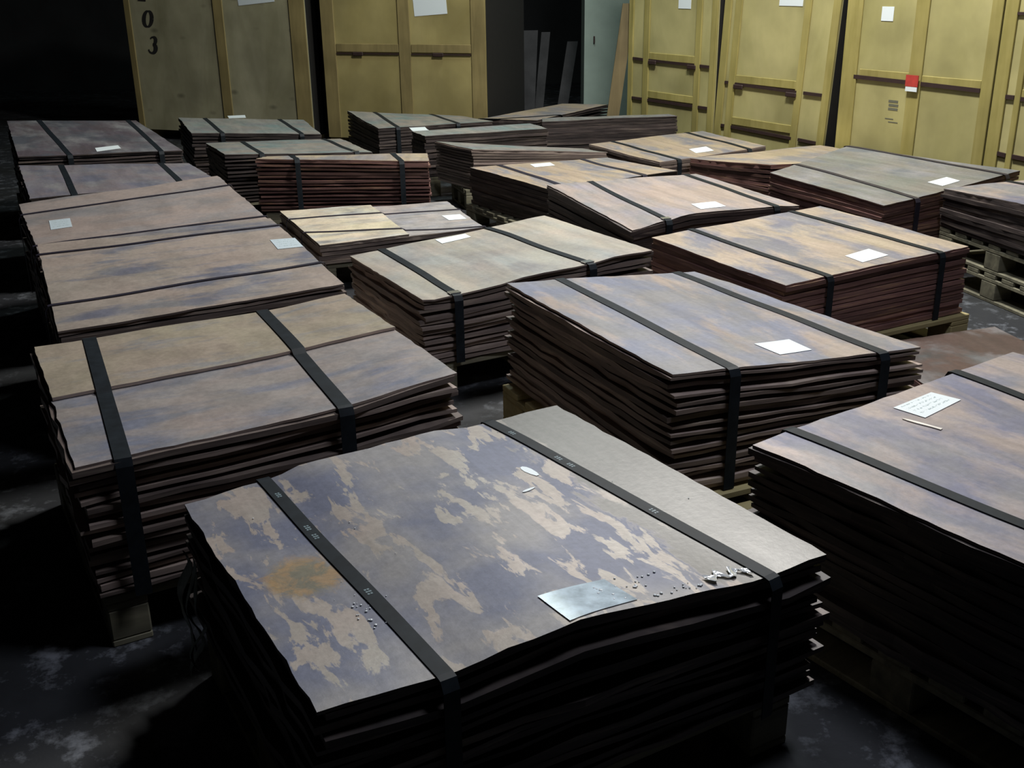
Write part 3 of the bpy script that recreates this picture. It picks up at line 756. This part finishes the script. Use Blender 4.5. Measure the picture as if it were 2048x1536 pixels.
bundle('S7', 'greenish grey bundle directly in front of the knotty crate marked 203', tops['cool'], 'edge_dark', tight=0.4, seed=7,
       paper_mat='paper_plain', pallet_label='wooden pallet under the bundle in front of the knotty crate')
bundle('S8', 'greenish unlabelled bundle between the knotty crate bundle and the red-edged one', tops['cool2'],
       'edge_dark', seed=8, seals=(1,), pallet_label='wooden pallet under the greenish unlabelled bundle')
bundle('S9', 'narrow bundle showing reddish sheet edges with two straps, behind the cream bundle', tops['warm'],
       'edge_red', seed=9, rough_edge=0.012, pallet_label='narrow pallet under the red-edged bundle')
bundle('S10', 'grey bundle in front of the tan crate with small dark clips', tops['cool2'], 'edge_dark', tight=0.6, seed=10,
       pallet_label='wooden pallet under the grey bundle before the tan crate')
bundle('S11', 'narrow grey bundle with a small label, against the bundle before the tan crate', tops['cool'], 'edge_dark', tight=0.8, seed=11,
       paper_mat='paper_plain', pallet_label='narrow pallet under the small grey labelled bundle')
bundle('S12', 'narrow bundle with plain brown edge, behind the two-strap sandy bundle', tops['cool2'], 'edge', tight=1.0, seed=12,
       n=14, rough_edge=0.004, pallet_label='narrow pallet under the brown-edged bundle')
bundle('S13', 'sandy bundle turned diagonally in front of the dark opening', tops['warm'], 'edge_dark', seed=13,
       pallet_label='narrow pallet under the diagonally turned bundle')
bundle('S14', 'narrow dark-edged bundle in front of the leftmost yellow crate', tops['S19'], 'edge_dark', tight=1.0, seed=14,
       rough_edge=0.003, pallet_label='narrow pallet under the dark-edged bundle')
bundle('S15', 'golden bundle with a white label in front of the second yellow crate', tops['warm2'], 'edge', tight=0.7, seed=15,
       paper_mat='paper_plain', pallet_label='wooden pallet under the golden bundle before the yellow crates')
bundle('S16', 'sandy bundle behind the pale rose bundle, two thin straps', tops['warm2'], 'edge_dark', tight=0.9, seed=16,
       paper_mat='paper_plain', strap_mat='strap_purple', pal=(1.12, 0.98),
       pallet_label='pale pallet sticking out left under the sandy bundle')
bundle('S17', 'pale rose bundle in the middle with a white label at its front edge', tops['S17'], 'edge_dark', tight=0.95, seed=17,
       paper_mat='paper_plain', seals=(0,), pallet_label='wooden pallet under the pale rose bundle')
bundle('S18', 'sandy strapless bundle between the golden bundle and the slate one', tops['warm'], 'edge_red', tight=0.7, seed=18,
       paper_mat='paper_plain', pallet_label='wooden pallet under the strapless sandy bundle')
bundle('S19', 'slate grey bundle with a glaring white label, before the red-tagged crate', tops['S19'], 'edge_red',
       tight=0.6, seed=19, paper_mat='paper_plain', strap_mat='strap_purple',
       pallet_label='wooden pallet under the slate grey bundle')
bundle('S20', 'dark bundle at the right edge standing on two stacked pallets', tops['S25'], 'edge_dark', seed=20,
       npal=2, tight=0.45, rough_edge=0.008, pallet_label=['lower of the two stacked pallets at the right edge',
                                               'upper of the two stacked pallets at the right edge'])
bundle('S21', 'golden brown bundle at right, red-brown sheet edges, yellow block below its corner', tops['S21'],
       'edge_red', tight=0.75, seed=21, pallet_label='fresh yellow wood pallet under the golden brown bundle',
       pal_mat=M['pallet_fresh'], pal=(1.08, 0.98))
bundle('S22', 'blue-grey bundle in the middle with a white label and two long straps', tops['S22'], 'edge',
       seed=22, rough_edge=0.012, strap_w=0.036, spread=0.012,
       pallet_label='yellowish pallet under the blue-grey middle bundle', pal_mat=M['pallet_fresh'], pal=(0.95, 1.3), pal_off=0.13)
bundle('S23', 'sage grey bundle at centre with wavy front edge and shiny seals', tops['S23'], 'edge', seed=23,
       seals=(0, 1), rough_edge=0.014, spread=0.013, paper_mat='paper_plain', strap_w=0.036,
       pallet_label='wooden pallet under the wavy sage grey bundle')
bundle('S24', 'low bundle topped by a cream half sheet and a grey rose half', tops['S24b'], 'edge', tight=0.5, seed=24,
       extra_sheet=(0.0, 0.53, 0.0, 1.0, tops['S24']), strap_w=0.024, strap_mat='strap_purple', paper_mat='paper_plain',
       pallet_label='wooden pallet under the low cream-topped bundle')
root25, T25 = bundle('S25', 'rosy blue bundle at right front with a large printed label', tops['S25'], 'edge_dark', seed=25,
                     strap_w=0.033, paper_mat='paper', rough_edge=0.012, pallet_label='wooden pallet under the rosy blue right front bundle')
bundle('S26', 'low red-brown stack of sheets on the floor behind the rosy blue bundle', tops['S26'], 'edge_red',
       tight=0.8, seed=26, H=BUNDLES['S26']['z'], n=4)


# ------------------------------------------------------------------ plywood crates
def seg_stroke(pts, widths):
    """flat ribbon through pts (x,z) with widths; returns verts, faces"""
    vs, fs = [], []
    for i, (x, z) in enumerate(pts):
        a = pts[max(i - 1, 0)]
        b = pts[min(i + 1, len(pts) - 1)]
        dx, dz = b[0] - a[0], b[1] - a[1]
        L = math.hypot(dx, dz) or 1
        w_ = widths[i] / 2
        vs += [(x - dz / L * w_, z + dx / L * w_), (x + dz / L * w_, z - dx / L * w_)]
    for i in range(len(pts) - 1):
        fs.append((2 * i, 2 * i + 1, 2 * i + 3, 2 * i + 2))
    return vs, fs


def digit(ch):
    pts, ws = [], []
    if ch == '0':
        for k in range(25):
            a = 2 * math.pi * k / 24
            pts.append((0.30 * math.cos(a), 0.5 + 0.44 * math.sin(a)))
            ws.append(0.09 + 0.22 * abs(math.cos(a)))
    elif ch == '3':
        for k in range(13):
            a = R_(150 - 235 * k / 12)
            pts.append((0.02 + 0.22 * math.cos(a), 0.73 + 0.21 * math.sin(a)))
            ws.append(0.11 + 0.18 * max(0, math.cos(a)))
        for k in range(15):
            a = R_(80 - 250 * k / 14)
            pts.append((0.0 + 0.27 * math.cos(a), 0.28 + 0.25 * math.sin(a)))
            ws.append(0.12 + 0.22 * max(0, math.cos(a)))
    else:
        for k in range(12):
            a = R_(160 - 200 * k / 11)
            pts.append((0.25 * math.cos(a), 0.70 + 0.25 * math.sin(a)))
            ws.append(0.08 + 0.12 * max(0, math.cos(a)))
        pts += [(0.05, 0.32), (-0.26, 0.07), (0.28, 0.07)]
        ws += [0.14, 0.1, 0.14]
    return seg_stroke(pts, ws)


def crate(label, org, ang, t0, t1, height, panel, stud, studs, battens=(), slots=(), clips=(), seam=(), depth=1.0,
          rails=(), group='tall plywood crates along the wall', sheets=(), rack=0.0):
    """local x runs along the face, local -y looks out of the face"""
    ex = org[0] + math.cos(ang) * t0
    ey = org[1] + math.sin(ang) * t0
    t = thing('plywood_crate', label, 'crate', (ex, ey, 0), ang, group)
    W = t1 - t0
    # front panels between studs
    cuts = sorted([(a - t0, b - t0) for a, b in studs])
    xs = [0.0] + [0.5 * (a + b) for a, b in cuts if 0.06 < 0.5 * (a + b) < W - 0.06] + [W]
    for a, b in zip(xs, xs[1:]):
        zc = [0.1] + [z for z in seam] + [height]
        for z0, z1 in zip(zc, zc[1:]):
            link('plywood_panel', box_mesh('plywood_panel', a + 0.002, b - 0.002, 0.0, 0.012, z0 + 0.002, z1 - 0.002), panel, t)
    link('side_panel', box_mesh('side_panel', 0.0, 0.012, 0.013, depth, 0.1, height), M['gap_shade'], t)
    link('side_panel', box_mesh('side_panel', W - 0.012, W, 0.013, depth, 0.1, height), M['gap_shade'], t)
    link('back_panel', box_mesh('back_panel', 0.013, W - 0.013, depth - 0.012, depth, 0.1, height), panel, t)
    link('lid', box_mesh('lid', 0.002, W - 0.002, -0.012, depth + 0.01, height + 0.001, height + 0.02), panel, t)
    for k in range(3):
        xx = 0.06 + (W - 0.12) * k / 2
        link('skid', box_mesh('skid', xx - 0.05, xx + 0.05, 0.0, depth, 0.0, 0.098, bev=0.004), stud, t)
    for a, b in studs:
        link('stud', box_mesh('stud', a - t0, b - t0, -0.013, -0.0005, 0.1, height, bev=0.003), stud, t)
    for a, b, z, h in battens:
        link('batten', box_mesh('batten', a - t0, b - t0, -0.010, -0.0006, z, z + h, bev=0.003), stud, t)
    for a, b, z0, z1, h in slots:
        vs, fs = box_data(a - t0, b - t0, -0.014, -0.0008, 0, h)
        vs = [(x, y, z + z0 + (z1 - z0) * (x - (a - t0)) / (b - a)) for x, y, z in vs]
        link('slot_shade', mesh('slot_shade', vs, fs), M['slot'], t)  # dark strip that paints in the shadow of the slot under the batten
    for x, z in clips:
        link('clip', box_mesh('clip', x - t0 - 0.055, x - t0 + 0.055, -0.026, -0.0145, z - 0.018, z + 0.018, bev=0.006), M['slot'], t)
    for a, b, z0, z1, tilt, mt in sheets:
        vs, fs = box_data(a - t0, b - t0, -0.003, -0.0008, z0, z1)
        cx, cz = (a + b) / 2 - t0, (z0 + z1) / 2
        ct, s_ = math.cos(tilt), math.sin(tilt)
        vs = [(cx + (x - cx) * ct - (z - cz) * s_, y, cz + (x - cx) * s_ + (z - cz) * ct) for x, y, z in vs]
        o = link('paper_label', mesh('paper_label', vs, fs), mt, t)
    if rack:
        # the frame leans a little sideways
        for ch in t.children:
            for v in ch.data.vertices:
                v.co.x += (v.co.z - 0.38) * rack
    return t


LO, LA = (-1.2, 10.5), R_(-21)
RO, RA = (1.1, 9.9), R_(-60)
c1 = crate('knotty grey plywood crate with black stencilled numbers 203', LO, LA, -2.87, -0.77, 2.3, M['ply_knotty'],
           M['stud_warm'], [(-2.87, -2.80), (-1.80, -1.69), (-0.94, -0.77)],
           sheets=[(-1.52, -1.11, 1.40 - 0.06, 1.70, R_(5), M['paper_plain'])])
for ch, z0, hh, xc in (('2', 1.365, 0.19, -2.63), ('0', 1.115, 0.17, -2.60), ('3', 0.865, 0.17, -2.585)):
    vs, fs = digit(ch)
    V = [((xc + 2.87) + (x + 0.22 * (z - 0.5)) * hh * 0.95, -0.0012, z0 + z * hh) for x, z in vs]
    o = link('stencilled_digit', mesh('stencilled_digit', V, fs), M['ink'], c1)
    o['label'] = 'black italic number ' + ch
crate('tan plywood crate with two small dark clips on its seam', LO, LA, -0.60, 1.08, 2.3, M['ply_warm'], M['stud_warm'],
      [(-0.60, -0.46), (0.21, 0.33), (0.94, 1.08)], battens=[(-0.455, 0.205, 0.905, 0.075), (0.335, 0.935, 0.905, 0.075)],
      slots=[(-0.455, 0.205, 0.885, 0.885, 0.012), (0.335, 0.935, 0.885, 0.885, 0.012)], clips=[(-0.22, 0.888), (0.61, 0.888)],
      sheets=[(0.37, 0.70, 1.235, 1.55, R_(4), M['paper_plain'])])
crate('leftmost yellow crate, two short bars of painted slot shade, beside the painted pillar', RO, RA, -0.03, 1.145, 2.3, M['ply'], M['stud'],
      [(-0.03, 0.035), (0.189, 0.268), (0.886, 0.955), (1.075, 1.145)],
      battens=[(0.27, 0.884, 0.865, 0.06), (0.27, 0.884, 0.545, 0.06)],
      slots=[(0.04, 0.186, 0.853, 0.85, 0.022), (0.27, 0.884, 0.85, 0.842, 0.022), (0.957, 1.073, 0.842, 0.84, 0.022),
             (0.04, 0.186, 0.515, 0.515, 0.022), (0.27, 0.884, 0.515, 0.515, 0.022), (0.957, 1.073, 0.515, 0.515, 0.022)],
      clips=[(0.33, 0.845), (0.86, 0.838)], sheets=[(0.64, 0.80, 1.29, 1.56, 0, M['paper_plain'])])
crate('second yellow crate from the pillar, tapering black gap on its right', RO, RA, 1.17, 2.37, 2.3, M['ply'], M['stud'],
      [(1.17, 1.25), (1.294, 1.37), (2.03, 2.095), (2.30, 2.37)],
      battens=[(1.372, 2.048, 0.752, 0.06), (1.372, 2.048, 0.43, 0.06)],
      slots=[(1.252, 1.292, 0.737, 0.737, 0.022), (1.372, 2.048, 0.732, 0.722, 0.022), (2.117, 2.30, 0.722, 0.72, 0.022),
             (1.12 + 0.132, 1.292, 0.40, 0.40, 0.022), (1.372, 2.048, 0.40, 0.385, 0.022), (2.117, 2.30, 0.385, 0.38, 0.022)],
      clips=[(1.42, 0.725), (2.0, 0.712)], sheets=[(1.76, 2.0, 1.33, 1.6, 0, M['paper_plain'])], rack=0.055)
c5 = crate('yellow crate with a red tag on its centre stud', RO, RA, 2.485, 3.70, 2.3, M['ply'], M['stud'],
           [(2.485, 2.62), (3.064, 3.167), (3.62, 3.70)],
           battens=[(2.642, 3.062, 0.885, 0.05), (3.169, 3.618, 0.875, 0.05)],
           slots=[(2.60, 3.062, 0.868, 0.862, 0.026), (3.169, 3.618, 0.86, 0.852, 0.026)],
           sheets=[(2.78, 2.88, 1.25, 1.34, 0, M['paper_plain'])])
link('red_tag', box_mesh('red_tag', 0.579, 0.679, -0.034, -0.0285, 0.853, 0.925), M['red'], c5)['label'] = 'small red tag'
link('tag_flap', box_mesh('tag_flap', 0.583, 0.675, -0.033, -0.0285, 0.822, 0.851), M['paper_plain'], c5)['label'] = 'white lower half of the tag'
vs, fs = [], []
for k, (a, b, z) in enumerate(((0.365, 0.445, 0.735), (0.37, 0.45, 0.71), (0.368, 0.448, 0.685), (0.35, 0.42, 0.625), (0.38, 0.46, 0.605))):
    v_, f_ = box_data(a + 0.065, b + 0.065, -0.0015, -0.0006, z, z + (0.016 if k < 3 else 0.006))
    fs += [tuple(i + len(vs) for i in f) for f in f_]
    vs += v_
link('ink_stamp', mesh('ink_stamp', vs, fs), M['stamp'], c5)['label'] = 'faded grey ink stamp'
crate('yellow crate cut off by the right edge of the photo', RO, RA, 3.712, 4.95, 2.3, M['ply'], M['stud'],
      [(3.712, 3.80), (3.86, 3.90), (4.55, 4.62), (4.87, 4.95)],
      battens=[(3.902, 4.548, 0.845, 0.05)],
      slots=[(3.80, 3.858, 0.832, 0.832, 0.024), (3.902, 4.548, 0.828, 0.82, 0.024), (3.80, 3.858, 0.495, 0.49, 0.024),
             (3.902, 4.548, 0.49, 0.46, 0.024), (3.80, 3.858, 1.31, 1.31, 0.016), (3.902, 4.548, 1.31, 1.31, 0.016)])

# pillar, leaning plank and dim shapes in the dark opening
pl = link('pillar', box_mesh('pillar', 0.80, 1.42, 11.6, 12.1, 0, 5.6), M['pillar'])
tag(pl, 'grey-green painted pillar left of the yellow crates', 'pillar')
hook = link('hook', box_mesh('hook', -0.008, 0.008, -0.02, 0.0, -0.035, 0.035, bev=0.003), M['slot'], pl)
hook.location = (0.90, 11.599, 0.93)
vs, fs = box_data(0, 0.11, 0, 0.02, 0, 1.32)
vs = [(x + z * 0.13, y - 0.05 + z * 0.02, z) for x, y, z in vs]
lp_ = link('plank', mesh('plank', vs, fs), M['old_wood'])
lp_.location = (0.85, 9.98, 0)
tag(lp_, 'narrow tan plank leaning against the leftmost yellow crate', 'plank')
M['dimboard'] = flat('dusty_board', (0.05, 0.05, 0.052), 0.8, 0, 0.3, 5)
for i, (x, y, w_, h, lean, lb) in enumerate(((-0.05, 12.6, 0.35, 0.98, 0.05, 'dusty grey board at the left of the dark opening'),
                                             (0.30, 12.8, 0.10, 0.95, 0.10, 'thin dusty slat in the middle of the dark opening'),
                                             (0.55, 12.7, 0.12, 0.85, 0.16, 'tilted dusty slat near the pillar in the dark opening'))):
    vs, fs = box_data(0, w_, 0, 0.02, 0, h)
    vs = [(a + c * lean, b + c * 0.06, c) for a, b, c in vs]
    o = link('board', mesh('board', vs, fs), M['dimboard'])
    o.location = (x, y, 0)
    tag(o, lb, 'board')

# ------------------------------------------------------------------ small things on the near bundles
B1 = BUNDLES['S1']


def world1(x, y, T, B, root, lift=0.001):
    P = T(x, y)
    return root.matrix_basis @ Vector((P.x, P.y, P.z + lift))


def flake(nm, label, cat, T, B, root, a, b, width, mat, thick=0.001, taper=0.4):
    """a thin chip lying on the bundle top from local point a to b"""
    A, Bv = world1(a[0], a[1], T, B, root, 0.0012), world1(b[0], b[1], T, B, root, 0.0012)
    dv = (Bv - A)
    L = dv.length
    nx = dv.normalized()
    ny = Vector((-nx.y, nx.x, 0)).normalized()
    nz = nx.cross(ny)
    prof = [(0, 0.3), (0.15, 0.8), (0.4, 1.0), (0.75, 0.8), (1.0, taper)]
    vs, fs = [], []
    for s, w_ in prof:
        c = nx * (L * s)
        h = ny * (width * w_ / 2)
        vs += [c - h, c + h, c + h + Vector((0, 0, thick)), c - h + Vector((0, 0, thick * 1.3))]
    for i in range(len(prof) - 1):
        p, q = 4 * i, 4 * i + 4
        for k in range(4):
            fs.append((p + k, p + (k + 1) % 4, q + (k + 1) % 4, q + k))
    fs += [(3, 2, 1, 0), (16, 17, 18, 19)]
    o = link(nm, mesh(nm, vs, fs), mat)
    o.location = A
    return tag(o, label, cat)


SMALL = 1

flake('paper_scrap', 'larger white scrap on the nearest bundle, by its right strap', 'scrap', T1, B1, root1, (0.713, 0.3065), (0.722, 0.3677), 0.022,
      M['paper_plain'], 0.0006)
flake('paper_scrap', 'tiny white sliver on the nearest bundle, below the larger scrap', 'scrap', T1, B1, root1, (0.6433, 0.4368),
      (0.6798, 0.4254), 0.009, M['paper_plain'], 0.0006)
B25 = BUNDLES['S25']
M['stickwood'] = flat('pale_stick', (0.85, 0.8, 0.7), 0.5)
flake('wooden_stick', 'pale thin stick lying beside the large printed label', 'stick', T25, B25, root25, (0.380, 0.135),
      (0.401, 0.2442), 0.012, M['stickwood'], 0.0015, 1.0)

# wet crumpled film at the front edge of the nearest bundle
rnd = random.Random(5)
vs, fs = [], []
NX, NY = 16, 5
for j in range(NY + 1):
    for i in range(NX + 1):
        x = 0.74 + 0.095 * i / NX
        wid = 0.016 + 0.012 * math.sin(i * 1.3) + 0.006 * rnd.random()
        y = 0.967 + 0.010 * math.sin(i * 0.9) - wid * (j / NY - 0.3)
        P = T1(x, min(y, 1.0))
        vs.append(Vector((P.x, P.y, P.z + 0.003 + 0.005 * rnd.random())))
for j in range(NY):
    for i in range(NX):
        a = j * (NX + 1) + i
        fs.append((a, a + 1, a + NX + 2, a + NX + 1))
n = len(vs)
vs += [v - Vector((0, 0, 0.0008)) for v in vs]
fs += [tuple(n + k for k in reversed(f)) for f in fs]
o = link('film_scrap', mesh('film_scrap', vs, fs, smooth=True), M['glare'], root1)
o['label'] = 'crumpled clear film with painted glare at the front edge'

# water drops
vs, fs = [], []


def drop_at(x, y, r):
    P = T1(x, y)
    c = Vector((P.x, P.y, P.z + 0.0015))
    b = len(vs)
    for ring, (rr, zz) in enumerate(((1.0, 0.0), (0.75, 0.4), (0.35, 0.55))):
        for k in range(8):
            a = 2 * math.pi * k / 8
            vs.append(c + Vector((math.cos(a) * rr * r, math.sin(a) * rr * r, zz * r)))
    vs.append(c + Vector((0, 0, 0.6 * r)))
    for ring in range(2):
        for k in range(8):
            p, q = b + ring * 8 + k, b + ring * 8 + (k + 1) % 8
            fs.append((p, q, q + 8, p + 8))
    for k in range(8):
        fs.append((b + 16 + k, b + 16 + (k + 1) % 8, b + 24))
    fs.append(tuple(b + k for k in reversed(range(8))))


for k in range(26):
    drop_at(0.575 + rnd.gauss(0, 0.04), 0.905 + rnd.gauss(0, 0.02), rnd.uniform(0.0015, 0.004))
for k in range(18):
    drop_at(0.168 + rnd.gauss(0, 0.015), 0.74 + rnd.gauss(0, 0.04), rnd.uniform(0.001, 0.0035))
for k in range(16):
    drop_at(rnd.uniform(0.62, 0.74), 0.975 + rnd.gauss(0, 0.006), rnd.uniform(0.0015, 0.0035))
for k in range(14):
    drop_at(rnd.uniform(0.06, 0.96), rnd.uniform(0.05, 0.95), rnd.uniform(0.0008, 0.002))
M['glint_water'] = flat('glint_water', (0.75, 0.8, 0.82), 0.12, 0, 0.05, 20, 1.0)  # whitish base colour paints in the glints on the drops
M['glint_water'].node_tree.nodes['Principled BSDF'].inputs['IOR'].default_value = 1.33
o = link('water_drops', mesh('water_drops', vs, fs, smooth=True), M['glint_water'], root1)
o['kind'] = 'stuff'

# film hanging down at the back left corner of the nearest bundle
M['wrap'] = flat('dusty_film', (0.24, 0.28, 0.25), 0.35, 0, 0.5, 30, 0.8)
for si, (y0, ww, ln, ph) in enumerate(((0.36, 0.05, 0.36, 0.0), (0.30, 0.022, 0.40, 1.7), (0.25, 0.016, 0.33, 3.1))):
    vs, fs = [], []
    NZ = 18
    for i in range(NZ + 1):
        s = i / NZ
        z = B1['z'] - 0.146 - 0.09 - ln * s * 0.72
        x = -B1['w'] / 2 - 0.030 - 0.018 * s + 0.012 * math.sin(9 * s + ph)
        hw = ww * (0.5 + 0.5 * abs(math.sin(4.2 * s + ph))) * 0.5
        yc = y0 + 0.02 * math.sin(6 * s + ph)
        for q in (-1, 0, 1):
            vs.append(Vector((x + 0.006 * abs(q) * math.sin(13 * s), yc + q * hw, max(z, 0.012 - 0.146 + 0.0))))
    for i in range(NZ):
        for q in range(2):
            a = i * 3 + q
            fs.append((a, a + 1, a + 4, a + 3))
    n = len(vs)
    vs += [v + Vector((0.0012, 0, 0)) for v in vs]
    fs += [tuple(n + k for k in reversed(f)) for f in fs]
    link('hanging_film', mesh('hanging_film', vs, fs, smooth=True), M['wrap'], root1)
